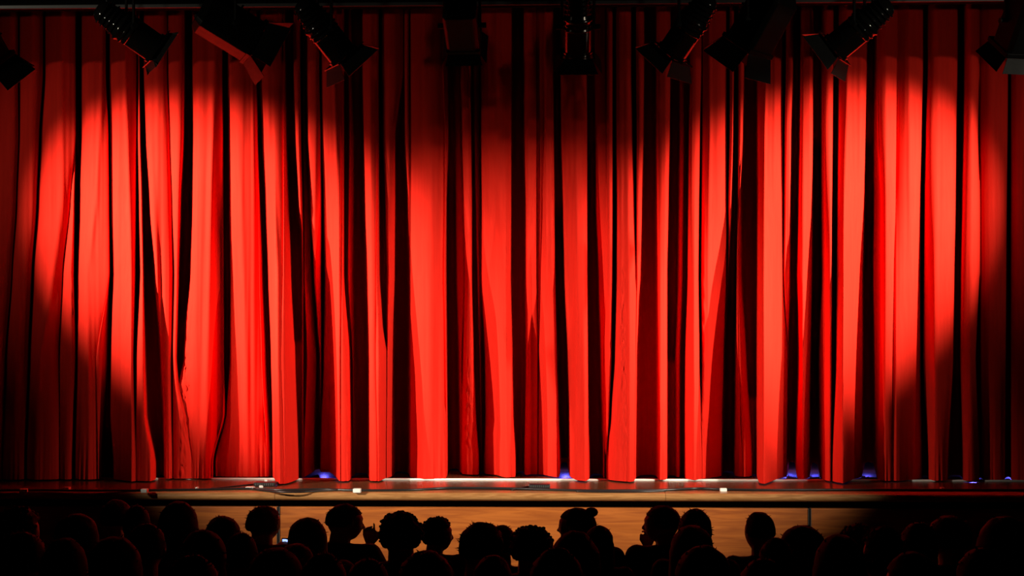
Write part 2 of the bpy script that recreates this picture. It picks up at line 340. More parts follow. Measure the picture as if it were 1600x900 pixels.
def cloth_point(px, off, s, pyv):
    """s: 0 top .. 1 at the hem"""
    hem = pl(HEM, px); dh = F*(1-.012)/(hem-HOR)
    x0, t0 = ray(px, 0); yh = dh/t0*12-12
    ys = smooth(min(1, max(0, (pyv-150)/560)))
    Yf = lerp(-.12, yh, ys*.95+.05*s)
    for p, wd, h in RID:
        c = pl(p, pyv)
        if abs(px-c) < wd*3: off -= (1.5*h if h > 0 else h*.55)*math.exp(-((px-c)/wd)**2)
    for p, wd, a, b in SEA:
        if a < pyv < b:
            c = pl(p, pyv)
            if abs(px-c) < wd*2.5:
                g = math.exp(-((px-c)/wd)**2)*math.sin(PI*(pyv-a)/(b-a))**.4
                off += g*.016*noise.noise(Vector((px*.35, (pyv+px*1.2)*.16, 3.1)))*2
    off += .011*noise.noise(Vector((px*.055, pyv*.0016, 0)))+.0035*noise.noise(Vector((px*.21, pyv*.004, 7)))
    hb = max(0, (pyv-655)/95)
    if hb > 0: off += hb*hb*.011*noise.noise(Vector((px*.28, pyv*.004, 2)))*2
    return Yf+off
def smooth(t): return t*t*(3-2*t)
def build_rows(pylist, extra=0.0, zs=None):
    R = []
    for j, pyv in enumerate(pylist):
        prof = row_profile(min(725, max(100, pyv))); R.append([])
        for px, off in prof:
            Y = cloth_point(px, off, 0 if pyv < 0 else min(1, pyv/745), pyv)-extra
            x, t = ray(px, Y)
            ztop = CAM.z+(HOR-pyv)/F*11.7
            R[-1].append((px, x, Y, t, ztop))
    return R
hempys = [725, 729, 733, 737, 741, 745, 748]
main = build_rows(pys+[hempys[0]])
hemr = build_rows(hempys, .003)
def cloth_mesh(R, c0, c1, hem=False):
    me_v = []; nrow = len(R); ncol = c1-c0+1
    zt = CAM.z+(HOR-725)/F*11.7
    for j, row in enumerate(R):
        for k in range(c0, c1+1):
            px, x, Y, t, z = row[k]
            if hem: z = lerp(zt, hemz(px), j/(nrow-1))
            me_v.append((x, Y, z))
    me_f = [(j*ncol+k, j*ncol+k+1, (j+1)*ncol+k+1, (j+1)*ncol+k) for j in range(nrow-1) for k in range(ncol-1)]
    return me_v, me_f
starts = []; c = 0
for i in range(len(folds)):
    starts.append(c); c += NC[i]+len(GU)
mid = starts[split]-len(GU)//2; total = len(main[0])-1
for nm, lab, a, b in (('l', 'left half of the red velvet stage curtain, from the middle dark gap leftwards', 0, mid), ('r', 'right half of the red velvet stage curtain, from the middle dark gap rightwards', mid, total)):
    t = thing('stage_curtain', lab, 'curtain', (0, 0, 0), 'red stage curtains')
    for part, R, hm in (('fabric', main, False), ('hem', hemr, True)):
        v, f = cloth_mesh(R, a, b, hm)
        me = bpy.data.meshes.new(part); me.from_pydata(v, [], f); me.materials.append(M['velvet'])
        for p in me.polygons: p.use_smooth = True
        o = bpy.data.objects.new(part, me); C.objects.link(o); o.parent = t
# curtain rail above, out of view
bm = bmesh.new(); box(bm, (0, .12, 5.75), (17, .9, .08)); tag(link('curtain_track', bm, M['lampmatt']), 'black curtain track holding the red curtains above the pelmet', 'track')

# pelmet across the top
t = thing('pelmet', 'black pelmet across the top with a thin grey rail on its lower edge', 'pelmet', (0, -.95, 4.5))
zr = at(40, 16, -.95).z-.0
bm = bmesh.new(); box(bm, (0, 0, (zr+5.3)/2-4.5), (17.5, .08, 5.3-zr)); link('board', bm, M['black'], t)
bm = bmesh.new(); box(bm, (0, -.045, zr-4.5+.012), (17.5, .03, .03)); link('edge_rail', bm, M['grey'], t, bevel=.004)

# blue working lights backstage, low behind the gaps of the curtain
for px, e in ((505, 5), (884, 9), (1236, 12), (1274, 6), (1357, 5), (1525, 3), (1580, 3)):
    l = bpy.data.lights.new('backstage_light', 'POINT'); l.energy = e; l.color = (.12, .1, 1); l.shadow_soft_size = .03
    o = bpy.data.objects.new('backstage_light', l); C.objects.link(o); o.location = (ray(px, .9)[0], .95, .22)

# ---------------------------------------------------------------- lighting bar and lanterns
FY = -2.4; BZ = 4.4
bm = bmesh.new(); tube(bm, [(-6, FY, BZ), (0, FY, BZ), (6, FY, BZ)], .024, 14)
tag(link('lighting_bar', bm, M['lampmatt'], smooth=True), 'black steel lighting bar above the lanterns at the top edge', 'bar')
def aim_matrix(c, aim):
    X = Vector(aim).normalized(); Yv = Vector((0, 0, 1)).cross(X).normalized(); Z = X.cross(Yv)
    return Matrix(((X.x, Yv.x, Z.x, c.x), (X.y, Yv.y, Z.y, c.y), (X.z, Yv.z, Z.z, c.z), (0, 0, 0, 1)))
def hang(t, root, c, mm, half, m):
    """yoke from the two sides of the housing up to a clamp on the bar"""
    Yv = Vector((mm[0][1], mm[1][1], 0)).normalized(); top = root+Vector((0, 0, -.06))
    bm = bmesh.new()
    for s in (-1, 1):
        e = c+Yv*s*half - root
        k = Vector((e.x, e.y, (top-root).z-.07))
        tube(bm, [e, k], .011, 6)
        tube(bm, [k, (top-root)], .011, 6)
    link('yoke', bm, m, t)
    for s in (-1, 1):
        bm = bmesh.new(); e = c+Yv*s*half-root
        tube(bm, [e-Yv*s*.01, e+Yv*s*.045], .02, 12); link('knob', bm, M['lampmatt'], t)
    bm = bmesh.new(); box(bm, (0, 0, 0), (.05, .075, .075)); tube(bm, [(0, 0, -.09), (0, 0, -.03)], .012, 8); link('clamp', bm, M['lampmatt'], t, bevel=.006)
    bm = bmesh.new(); bk = (mm @ Vector((-.2, 0, .05)))-root
    tube(bm, [bk, bk+Vector((-.04, 0, .12)), bk.lerp(Vector((.1, 0, 0)), .5)+Vector((0, 0, -.02)), Vector((.12, 0, .0))], .006, 6); link('power_cord', bm, M['cable'], t, True)
def doors(t, mm, fx, half, m, ln, spl, which=(0, 1, 2, 3), flare=1.35):
    L = Matrix.Translation(-t.location) @ mm
    for q in which:
        bm = bmesh.new()
        b0, b1 = half*.95, half*flare
        prism(bm, [(-b0, 0), (b0, 0), (b1, ln), (-b1, ln)], .004)
        # local: plane yz, hinge at z=0, leaf grows to +z; lay it forward with the splay
        R = Matrix.Rotation(q*PI/2, 4, 'X') @ Matrix.Translation((fx, 0, half)) @ Matrix.Rotation(PI/2-math.radians(spl[q] if isinstance(spl, (list, tuple)) else spl), 4, 'Y')
        bmesh.ops.transform(bm, matrix=L @ R, verts=bm.verts[:])
        link('barn_door', bm, m, t)
def par_can(px, py, aim, label, s=1.0, spl=35, which=(0, 1, 2, 3), ln=.12, bright=False):
    c = atd(px, py, 9.6); root = Vector((c.x, FY, BZ)); mm = aim_matrix(c, aim) @ Matrix.Diagonal((s, s, s, 1))
    c2 = mm @ Vector((0, 0, 0)); t = thing('par_lantern', label, 'spotlight', root); L = Matrix.Translation(-root) @ mm
    bm = bmesh.new()
    lathe(bm, [(-.08, .112), (-.07, .118), (-.06, .118), (-.05, .11), (-.035, .11), (-.03, .116), (-.02, .116), (-.015, .108), (.0, .108), (.005, .112), (.015, .112), (.02, .107), (.19, .107), (.192, .118), (.215, .118), (.215, .1), (.19, .1)], 36, L)
    link('housing', bm, M['polished'] if bright else M['lampblk'], t, True).modifiers.new('e', 'EDGE_SPLIT').split_angle = math.radians(40)
    bm = bmesh.new()
    pr = [(-.27, .001), (-.268, .035), (-.255, .06), (-.235, .078)]
    for x in (-.225, -.19, -.155, -.12): pr += [(x, .082+.12*(x+.225)), (x+.004, .094+.12*(x+.225)), (x+.012, .094+.12*(x+.225)), (x+.016, .084+.12*(x+.225))]
    lathe(bm, pr+[(-.08, .104)], 32, L); link('rear_cap', bm, M['polished'] if bright else M['lampblk'], t, True).modifiers.new('e', 'EDGE_SPLIT').split_angle = math.radians(40)
    bm = bmesh.new(); lathe(bm, [(.17, .1), (.18, .1)], 28, L); link('lens', bm, M['glass'], t)
    bm = bmesh.new()
    for q in range(4):
        R = Matrix.Rotation(q*PI/2+PI/4, 4, 'X'); box(bm, (.222, 0, .118), (.02, .03, .012), L @ R)
    box(bm, (.2175, 0, .125), (.006, .25, .02), L); box(bm, (.2175, 0, -.125), (.006, .25, .02), L); box(bm, (.2175, .125, 0), (.006, .02, .23), L); box(bm, (.2175, -.125, 0), (.006, .02, .23), L)
    link('door_frame', bm, M['lampblk'], t)
    doors(t, mm, .222, .118, M['lampmatt'] if bright else M['doorm'], ln, spl, which)
    hang(t, root, c, mm, .125*s, M['lampmatt'])
    return t
def box_lantern(px, py, aim, label, s=1.0, spl=30, which=(0, 1, 2, 3), ln=.16, w_=.14):
    c = atd(px, py, 9.6); root = Vector((c.x, FY, BZ)); mm = aim_matrix(c, aim) @ Matrix.Diagonal((s, s, s, 1))
    t = thing('fresnel_lantern', label, 'spotlight', root); L = Matrix.Translation(-root) @ mm
    bm = bmesh.new(); h = w_
    sec = [(-h, -h*.8), (-h*.8, -h), (h*.8, -h), (h, -h*.8), (h, h*.55), (h*.7, h), (-h*.7, h), (-h, h*.55)]
    a = [bm.verts.new((-.2, y, z)) for y, z in sec]; b = [bm.verts.new((.17, y, z)) for y, z in sec]; e = [bm.verts.new((-.25, y*.8, z*.8)) for y, z in sec]
    for A, B in ((e, a), (a, b)):
        for i in range(8): bm.faces.new((A[i], A[(i+1) % 8], B[(i+1) % 8], B[i]))
    bm.faces.new(e[::-1]); bm.faces.new(b)
    bmesh.ops.transform(bm, matrix=L, verts=bm.verts[:]); bmesh.ops.recalc_face_normals(bm, faces=bm.faces[:])
    link('housing', bm, M['lampbox'], t, bevel=.006)
    bm = bmesh.new()
    for k in range(5): box(bm, (-.16+k*.05, 0, h+.008), (.012, h*1.3, .03), L)
    link('cooling_fins', bm, M['lampmatt'], t)
    bm = bmesh.new(); box(bm, (.18, 0, h*.97), (.03, 2.05*h, .02), L); box(bm, (.18, 0, -h*.97), (.03, 2.05*h, .02), L); box(bm, (.18, h*.97, 0), (.03, .02, 2*h), L); box(bm, (.18, -h*.97, 0), (.03, .02, 2*h), L)
    link('front_frame', bm, M['lampbox'], t, bevel=.003)
    bm = bmesh.new(); lathe(bm, [(.171, h*.85), (.185, h*.6), (.19, .01)], 28, L); link('lens', bm, M['glass'], t, True)
    for sy, sz in ((-.9, -.9), (.9, -.9), (.9, .9), (-.9, .9)):
        bm = bmesh.new(); lathe(bm, [(.196, .008), (.204, .008), (.206, .004)], 10, L @ Matrix.Translation((0, sy*h, sz*h))); link('bolt', bm, M['steel'], t)
    bm = bmesh.new(); lathe(bm, [(-.262, .018), (-.25, .022)], 12, L @ Matrix.Translation((0, 0, -h*.4))); link('focus_knob', bm, M['lampmatt'], t)
    doors(t, mm, .197, h, M['lampbox'], ln, spl, which, 1.15)
    hang(t, root, c, mm, h*s+.01, M['lampmatt'])
    return t
box_lantern(-38, 62, (.25, .5, -.7), 'black square lantern cut off by the left edge with one barn door showing', ln=.17)
par_can(203, 48, (.76, .42, -.52), 'round black spotlight nearest the left, tilted down to the right with white glints', ln=.055, spl=20)
box_lantern(362, 44, (.80, .35, -.46), 'square black lantern tilted down to the right with a red-lit lower barn door', ln=.17)
par_can(507, 50, (.56, .36, -.70), 'round black spotlight with red edge left of centre, tilted steeply down right')
box_lantern(722, 40, (.04, .80, -.50), 'square black lantern seen straight from behind above the middle of the curtain', s=.84, ln=.1)
par_can(903, 42, (.0, .50, -.80), 'round black spotlight pointing straight down with glowing red sides, right of centre', s=.92, bright=True)
par_can(1076, 44, (-.50, .40, -.70), 'round black spotlight right of centre with bright red lower edge, tilted down leftwards')
box_lantern(1188, 36, (-.42, .40, -.78), 'big square black lantern with two open barn doors, right of centre', s=1.0, ln=.17)
par_can(1343, 44, (-.70, .40, -.56), 'round black spotlight on the right with a grey-lit barn door, tilted down to the left')
box_lantern(1604, 34, (-.12, .55, -.75), 'black square lantern cut off by the right edge of the picture', s=1.1, ln=.1)

# ---------------------------------------------------------------- things lying on the stage floor
def cable(pts, r, label):
    P = [onfloor(px, py, r)+Vector((0, 0, 0)) for px, py in pts]
    out = []
    for i in range(len(P)-1):
        p0, p1, p2, p3 = P[max(i-1, 0)], P[i], P[i+1], P[min(i+2, len(P)-1)]
        for k in range(6):
            u = k/6; out.append(.5*((2*p1)+(p2-p0)*u+(2*p0-5*p1+4*p2-p3)*u*u+(3*p1-p0-3*p2+p3)*u**3))
    out.append(P[-1]); bm = bmesh.new(); tube(bm, out, r, 8)
    return tag(link('stage_cable', bm, M['cable'], smooth=True), label, 'cable', 'black cables on the stage floor')
cable([(-60, 766.5), (60, 766), (150, 766.5), (300, 765), (388, 763.5), (440, 765.5), (500, 764.5), (560, 766), (640, 765.5), (700, 762.5), (790, 763), (860, 765), (930, 766.5), (1000, 766), (1050, 765), (1090, 763), (1130, 764.5), (1200, 765.5), (1330, 765), (1460, 765.5), (1680, 766)], .0095, 'long black cable running the whole width of the stage floor')
cable([(396, 764.2), (430, 768.2), (470, 768.5), (520, 765.8), (556, 765)], .008, 'short black cable bowing towards the stage edge near the small box on the left')
cable([(800, 765.5), (816, 761.5), (830, 760)], .006, 'thin black lead running into the flat grey box right of centre')
cable([(330, 763), (360, 760), (396, 756.5)], .006, 'thin black lead rising to the small box on the left')
cable([(900, 767.5), (940, 768.4), (1000, 768.2), (1040, 766.8)], .007, 'black cable lying beside the long cable right of centre')
def plug(px, py, wpx, hpx, label, m='white', ry=0, dep=.05):
    p = onfloor(px, py+hpx/2); sc = F/(p.y+12)
    bm = bmesh.new(); box(bm, (0, 0, hpx/sc/2), (wpx/sc, dep, hpx/sc))
    o = link('cable_tag', bm, M[m], bevel=.004); o.location = p; o.rotation_euler.z = ry
    return o
G = 'white tags on the stage cables'
tag(plug(37, 766.5, 12, 5.5, '', ry=.3), 'pinkish white tag on the cable farthest left on the stage', 'tag', G)
tag(plug(105, 764, 9, 6, ''), 'small round pinkish white tag left of the first lit floor strip', 'tag', G)
tag(plug(226, 766.7, 10, 6, ''), 'white square tag on the cable under the dark left folds', 'tag', G)
tag(plug(308, 763.5, 3.5, 5.5, ''), 'tiny upright white tag between two larger white tags on the left', 'tag', G)
tag(plug(391, 762.2, 14, 3.2, ''), 'long white plug lying beside the small black box on the left', 'plug')
tag(plug(379.5, 762.2, 6, 3.5, '', 'cable'), 'small dark cable end beside the long white plug', 'plug')
tag(plug(558, 766.5, 12, 6.5, ''), 'bright white square tag on the cable left of centre', 'tag', G)
tag(plug(1130, 765.3, 10.5, 5, ''), 'bright white tag on the cable right of centre', 'tag', G)
tag(plug(1472, 763.4, 5.5, 4, ''), 'tiny pale tag on the dark right part of the stage floor', 'tag', G)
tag(plug(418, 751.5, 7, 4.5, '', ry=.7), 'slanted white clip on top of the small black box', 'clip')
tag(plug(408, 760.5, 5, 3.5, '', ry=.4), 'little white clip in front of the small black box', 'clip')
def small_box(px, py, wpx, hpx, dep, label, n):
    p = onfloor(px, py+hpx/2); sc = F/(p.y+12)
    t = thing(n, label, 'box', p)
    bm = bmesh.new(); box(bm, (0, dep/2, hpx/sc/2), (wpx/sc, dep, hpx/sc)); link('housing', bm, M['cable'], t, bevel=.006)
    bm = bmesh.new()
    for k in range(9): box(bm, (-wpx/sc*.4+k*wpx/sc*.1, -.001, hpx/sc*.5), (wpx/sc*.04, .004, hpx/sc*.55))
    link('grille', bm, M['grey'], t)
small_box(413, 757, 34, 6, .12, 'small black junction box on the stage floor at the left', 'junction_box')
small_box(843, 760, 33, 6, .1, 'flat dark grey microphone box on the stage floor right of centre', 'microphone_box')

# ---------------------------------------------------------------- audience
def hull(bm, pts):
    b2 = bmesh.new()
    for p in pts: b2.verts.new(p)
    r = bmesh.ops.convex_hull(b2, input=b2.verts[:])
    bmesh.ops.delete(b2, geom=[g for g in set(r['geom_interior']+r['geom_unused']) if isinstance(g, bmesh.types.BMVert)], context='VERTS')
    me = bpy.data.meshes.new('t'); b2.to_mesh(me); b2.free(); bm.from_mesh(me); bpy.data.meshes.remove(me)
SPH = []
for i in range(1, 6):
    for j in range(10):
        th = PI*i/6; ph = 2*PI*j/10; SPH.append(Vector((math.sin(th)*math.cos(ph), math.sin(th)*math.sin(ph), math.cos(th))))
SPH += [Vector((0, 0, 1)), Vector((0, 0, -1))]
def cap(bm, p0, r0, p1, r1, fl=None):
    p0, p1 = Vector(p0), Vector(p1)
    f = Vector(fl) if fl else Vector((1, 1, 1))
    hull(bm, [p0+Vector((v.x*f.x, v.y*f.y, v.z*f.z))*r0 for v in SPH]+[p1+Vector((v.x*f.x, v.y*f.y, v.z*f.z))*r1 for v in SPH])
def remesh(bm, vox, name, m, smooth_it=4):
    me = bpy.data.meshes.new(name+'_src'); bm.to_mesh(me); bm.free()
    o = bpy.data.objects.new('tmp', me); C.objects.link(o)
    r = o.modifiers.new('r', 'REMESH'); r.mode = 'VOXEL'; r.voxel_size = vox
    s = o.modifiers.new('s', 'SMOOTH'); s.iterations = smooth_it; s.factor = .4
    dg = bpy.context.evaluated_depsgraph_get(); out = bpy.data.meshes.new_from_object(o.evaluated_get(dg)); out.name = name
    bpy.data.objects.remove(o); bpy.data.meshes.remove(me)
    out.materials.clear(); out.materials.append(m)
    for p in out.polygons: p.use_smooth = True
    return out
HC = Vector((0, .03, 1.150)); NECK = Vector((0, .0, 1.04))
def head_m(yaw, nod): return Matrix.Translation(NECK) @ Matrix.Rotation(yaw, 4, 'Z') @ Matrix.Rotation(nod, 4, 'X') @ Matrix.Translation(-NECK)
def add_head(bm, H):
    r = bmesh.ops.create_uvsphere(bm, u_segments=40, v_segments=28, radius=1)
    for v in r['verts']:
        x, y, z = v.co
        jaw = max(0, -z)
        X = x*(.076-.022*jaw**1.3); Y = y*(.095 if y > 0 else .100); Z = z*.118
        if y > 0:
            Y -= .012*max(0, z-.35)             # forehead slope
            Y -= .010*math.exp(-((z-.08)/.16)**2)*math.exp(-((abs(x)-.36)/.22)**2)*1.4  # eye sockets
            Y += .006*math.exp(-((z-.27)/.1)**2)*(1-x*x)   # brow
            Y += .010*math.exp(-((z+.85)/.2)**2)*math.exp(-(x/.4)**2)  # chin
            Y += .006*math.exp(-((z+.50)/.09)**2)*math.exp(-(x/.3)**2)  # lips
        else: Y *= 1-.25*jaw**1.5
        v.co = H @ (HC+Vector((X, Y, Z)))
    cap(bm, H @ (HC+Vector((0, .086, .012))), .006, H @ (HC+Vector((0, .104, -.026))), .010)
    cap(bm, H @ (HC+Vector((.012, .098, -.03))), .007, H @ (HC+Vector((-.012, .098, -.03))), .007)
    for s in (-1, 1):
        hull(bm, [H @ (HC+Vector((s*.078, -.006, -.004))+Vector((v.x*.010, v.y*.019, v.z*.032))) for v in SPH])
        hull(bm, [H @ (HC+Vector((s*.031, .077, .008))+v*.0115) for v in SPH])
SH = .165
def arm_pts(pose, s):
    sh = Vector((s*SH, -.01, .955))
    if pose == 'right_up' and s == 1: return sh, Vector((.25, .11, .75)), Vector((.150, .17, .97)), 'up'
    if pose == 'chin' and s == -1: return sh, Vector((-.215, .16, .77)), Vector((-.105, .13, .965)), 'chin'
    if pose == 'phone' and s == -1: return sh, Vector((-.25, .08, .80)), Vector((-.165, .24, .985)), 'hold'
    return sh, Vector((s*.21, .03, .70)), Vector((s*.13, .27, .60)), 'rest'
def hand(bm, w0, mode, s):
    if mode == 'rest': d, up, curl = Vector((-s*.25, 1, -.25)), Vector((0, 0, 1)), .5
    elif mode == 'up': d, up, curl = Vector((-.1, .1, 1)), Vector((-.3, 1, 0)), .9
    elif mode == 'chin': d, up, curl = Vector((.25, .1, 1)), Vector((.5, -1, 0)), 1.2
    else: d, up, curl = Vector((.1, .5, .9)), Vector((0, -1, .4)), 1.0
    d.normalize(); sd = d.cross(up).normalized(); up = sd.cross(d)
    palm = w0+d*.085
    hull(bm, [w0+d*.01+(sd*v.x*.024+up*v.y*.016+d*v.z*.016) for v in SPH]+[palm+(sd*v.x*.040+up*v.y*.014+d*v.z*.014) for v in SPH])
    for k, (o, L) in enumerate(((-.030, .064), (-.010, .074), (.010, .070), (.030, .056))):
        p = palm+sd*o; dd = d.copy(); a = p
        cu = .12 if (mode == 'up' and k == 0) else curl
        for q, fr in enumerate((.45, .32, .23)):
            dd = (Matrix.Rotation(-cu*.55, 3, sd) @ dd); b = a+dd*L*fr*1.05; cap(bm, a, .0086-.0006*q, b, .0080-.0006*q); a = b
    th = w0+d*.03-sd*.022; t1 = th+(d*.7-sd*.7+up*-.1).normalized()*.042; t2 = t1+(d*.95-sd*.1-up*.2).normalized()*.032
    cap(bm, th, .013, t1, .0105); cap(bm, t1, .0102, t2, .0085)
def build_body(pose, yaw, nod, name, vox):
    H = head_m(yaw, nod); bm = bmesh.new(); add_head(bm, H)
    cap(bm, (0, -.018, .955), .062, H @ Vector((0, .008, 1.075)), .057)
    cap(bm, (-.105, -.02, .948), .062, (.105, -.02, .948), .062, (1, .95, .9))
    cap(bm, (-.07, -.01, .86), .105, (.07, -.01, .86), .105, (1, .95, 1))
    cap(bm, (-.05, -.01, .66), .10, (.05, -.01, .66), .10)
    cap(bm, (-.07, 0, .54), .105, (.07, 0, .54), .105, (1, 1, .9))
    for s in (-1, 1):
        sh, el, wr, mode = arm_pts(pose, s)
        cap(bm, sh, .050, el, .036); cap(bm, el, .036, wr, .024); hand(bm, wr, mode, s)
        cap(bm, (s*.085, .02, .53), .082, (s*.10, .40, .53), .058)
        cap(bm, (s*.10, .40, .52), .054, (s*.10, .36, .09), .036)
        cap(bm, (s*.10, .34, .05), .036, (s*.105, .47, .033), .026)
    return remesh(bm, vox, name, M['skin'], 3)
def build_shirt(pose, m, name):
    bm = bmesh.new(); e = .014
    cap(bm, (-.105, -.02, .948), .062+e, (.105, -.02, .948), .062+e, (1, .95, .9))
    cap(bm, (0, -.02, .955), .075, (0, -.012, .99), .066)
    cap(bm, (-.07, -.01, .86), .105+e, (.07, -.01, .86), .105+e, (1, .95, 1))
    cap(bm, (-.05, -.01, .66), .10+e, (.05, -.01, .66), .10+e)
    cap(bm, (-.07, -.005, .57), .105+e, (.07, -.005, .57), .105+e, (1, 1, .8))
    for s in (-1, 1):
        sh, el, wr, mode = arm_pts(pose, s); cap(bm, sh, .052+e, el, .040+e*.7); cap(bm, el, .040+e*.7, el.lerp(wr, .86), .032)
    return remesh(bm, .012, name, m, 5)
def build_trousers():
    bm = bmesh.new(); e = .012
    cap(bm, (-.07, 0, .545), .105+e, (.07, 0, .545), .105+e, (1, 1, .8))
    for s in (-1, 1):
        cap(bm, (s*.085, .02, .53), .082+e, (s*.10, .40, .53), .058+e); cap(bm, (s*.10, .40, .52), .056+e, (s*.10, .362, .13), .046)
    return remesh(bm, .014, 'trousers', M['trousers'], 4)
def build_shoes():
    bm = bmesh.new()
    for s in (-1, 1): cap(bm, (s*.10, .33, .05), .044, (s*.107, .485, .036), .034); cap(bm, (s*.10, .34, .03), .028, (s*.107, .49, .03), .028)
    return remesh(bm, .012, 'shoes', M['shoe'], 3)
def build_hair(style, yaw, nod, m, name, seed=0):
    rnd = random.Random(seed); H = head_m(yaw, nod); bm = bmesh.new()
    cc = HC+Vector((0, -.010, .012)); R = Vector((.086, .103, .116))
    if style in ('bob', 'long'): R = Vector((.091, .106, .119))
    if style == 'curly': R = Vector((.093, .108, .118))
    r = bmesh.ops.create_uvsphere(bm, u_segments=44, v_segments=32, radius=1)
    def outer(u):
        x, y, z = u
        k = 1.0
        if style == 'curly': k += 0.045*noise.noise(Vector((x*4.2, y*4.2, z*4.2+seed)))*1.6+.05*noise.noise(Vector((x*10, y*10, z*10)))
        else: k += .045*noise.noise(Vector((x*2.6+seed, y*2.6, z*2.2)))+.018*noise.noise(Vector((x*14, y*5, z*3)))
        if y > .25 and z < .42:  # face opening
            k *= lerp(1, .84, min(1, (y-.25)/.18))*1.0
        low = {'short': -.42, 'crop': -.25, 'curly': -.6, 'bun': -.45}.get(style, -2)
        if z < low: k *= lerp(1, .70, min(1, (low-z)/.25))
        P = Vector((x*R.x*k, y*R.y*k, z*R.z*k))
        if style in ('bob', 'long') and z < .05 and y < .35:
            st_ = (.05-z); P.z = .05*R.z-(st_**.9)*(R.z*(1.25 if style == 'bob' else 2.1)); P.x = x/max(.35, math.sqrt(max(1e-4, 1-z*z)))*R.x*(1.02+.06*st_); P.y = min(P.y, .02)
            P.y = y/max(.4, math.sqrt(max(1e-4, 1-z*z)))*R.y*.95
        return P
    for v in r['verts']: v.co = H @ (cc+outer(v.co.copy()))
    if style == 'bun': hull(bm, [H @ (cc+Vector((0, -.085, .085))+Vector((v.x*.04, v.y*.036, v.z*.034))) for v in SPH])
    n = {'short': 90, 'crop': 60, 'curly': 150, 'bun': 26, 'bob': 40, 'long': 40}[style]
    for i in range(n):
        th = math.acos(rnd.uniform(-.35, 1)); ph = rnd.uniform(0, 2*PI); u = Vector((math.sin(th)*math.cos(ph), math.sin(th)*math.sin(ph), math.cos(th)))
        if u.y > .2 and u.z < .45: continue
        p = cc+outer(u)*.98
        d = (Vector((u.x, u.y-.3, u.z*.6+.2))+Vector((rnd.uniform(-.6, .6), rnd.uniform(-.6, .6), rnd.uniform(-.5, .5)))).normalized()
        L = rnd.uniform(.008, .02) if style != 'curly' else rnd.uniform(.012, .026)
        if style == 'curly':
            c2 = p+d*.004; rr = rnd.uniform(.006, .010); hull(bm, [H @ (c2+v*rr) for v in SPH[::2]])
        else:
            q = p+d*L; sd = d.orthogonal().normalized(); s2 = d.cross(sd); rr = .0035
            hull(bm, [H @ (p+sd*rr), H @ (p-sd*rr*.5+s2*rr), H @ (p-sd*rr*.5-s2*rr), H @ q, H @ (q+sd*.0006)])
    me = bpy.data.meshes.new(name); bm.to_mesh(me); bm.free(); me.materials.append(m)
    for p in me.polygons: p.use_smooth = True
    return me
poses = {'front': ('rest', 0, 0), 'turn_left': ('rest', .45, 0), 'turn_right': ('rest', -.45, 0), 'profile_left': ('rest', 1.15, -.05), 'profile_right': ('rest', -1.2, .0),
         'hand_up': ('right_up', -1.15, -.08), 'chin': ('chin', 1.3, -.03), 'phone': ('phone', .15, -.12)}
BODY = {}; SHIRT = {}
for k, (p, yw, nd) in poses.items():
    BODY[k] = build_body(p, yw, nd, 'body', .0075 if k in ('hand_up', 'chin') else .0095)
for p in ('rest', 'right_up', 'chin', 'phone'):
    for i, m in enumerate(CLOTH):
        if p == 'rest': SHIRT[(p, i)] = build_shirt(p, m, 'shirt')
    if p != 'rest': SHIRT[(p, 0)] = build_shirt(p, CLOTH[0], 'shirt')
TROU = build_trousers(); SHOE = build_shoes()
HAIR = {}
def hair_mesh(style, pose, mi):
    k = (style, pose, mi)
    if k not in HAIR: HAIR[k] = build_hair(style, poses[pose][1], poses[pose][2], HAIRM[mi], 'hair', len(HAIR)*3.7)
    return HAIR[k]
def seat_meshes():
    out = {}
    bm = bmesh.new(); box(bm, (0, .12, .40), (.44, .44, .07)); out['cushion'] = (bm, M['seat'], .02)
    bm = bmesh.new(); box(bm, (0, -.155, .60), (.44, .05, .42)); out['backrest'] = (bm, M['seat'], .02)
    bm = bmesh.new(); box(bm, (0, -.188, .58), (.42, .015, .44)); out['back_shell'] = (bm, M['seatwood'], .005)
    bm = bmesh.new(); box(bm, (0, .1, .355), (.40, .40, .02)); out['seat_pan'] = (bm, M['seatwood'], 0)
    for s in (-1, 1): pass
    res = {}
    for k, (bm, m, bv) in out.items():
        if bv: bmesh.ops.bevel(bm, geom=bm.edges[:], offset=bv, segments=2, affect='EDGES')
        me = bpy.data.meshes.new(k); bm.to_mesh(me); bm.free(); me.materials.append(m); res[k] = me
    bm = bmesh.new(); box(bm, (0, 0, .175), (.04, .05, .35)); box(bm, (0, 0, .01), (.05, .16, .02)); me = bpy.data.meshes.new('leg'); bm.to_mesh(me); bm.free(); me.materials.append(M['lampmatt']); res['leg'] = me
    return res
SEAT = seat_meshes()
def add(name, me, parent, loc=None):
    o = bpy.data.objects.new(name, me); C.objects.link(o); o.parent = parent
    if loc: o.location = loc
    return o
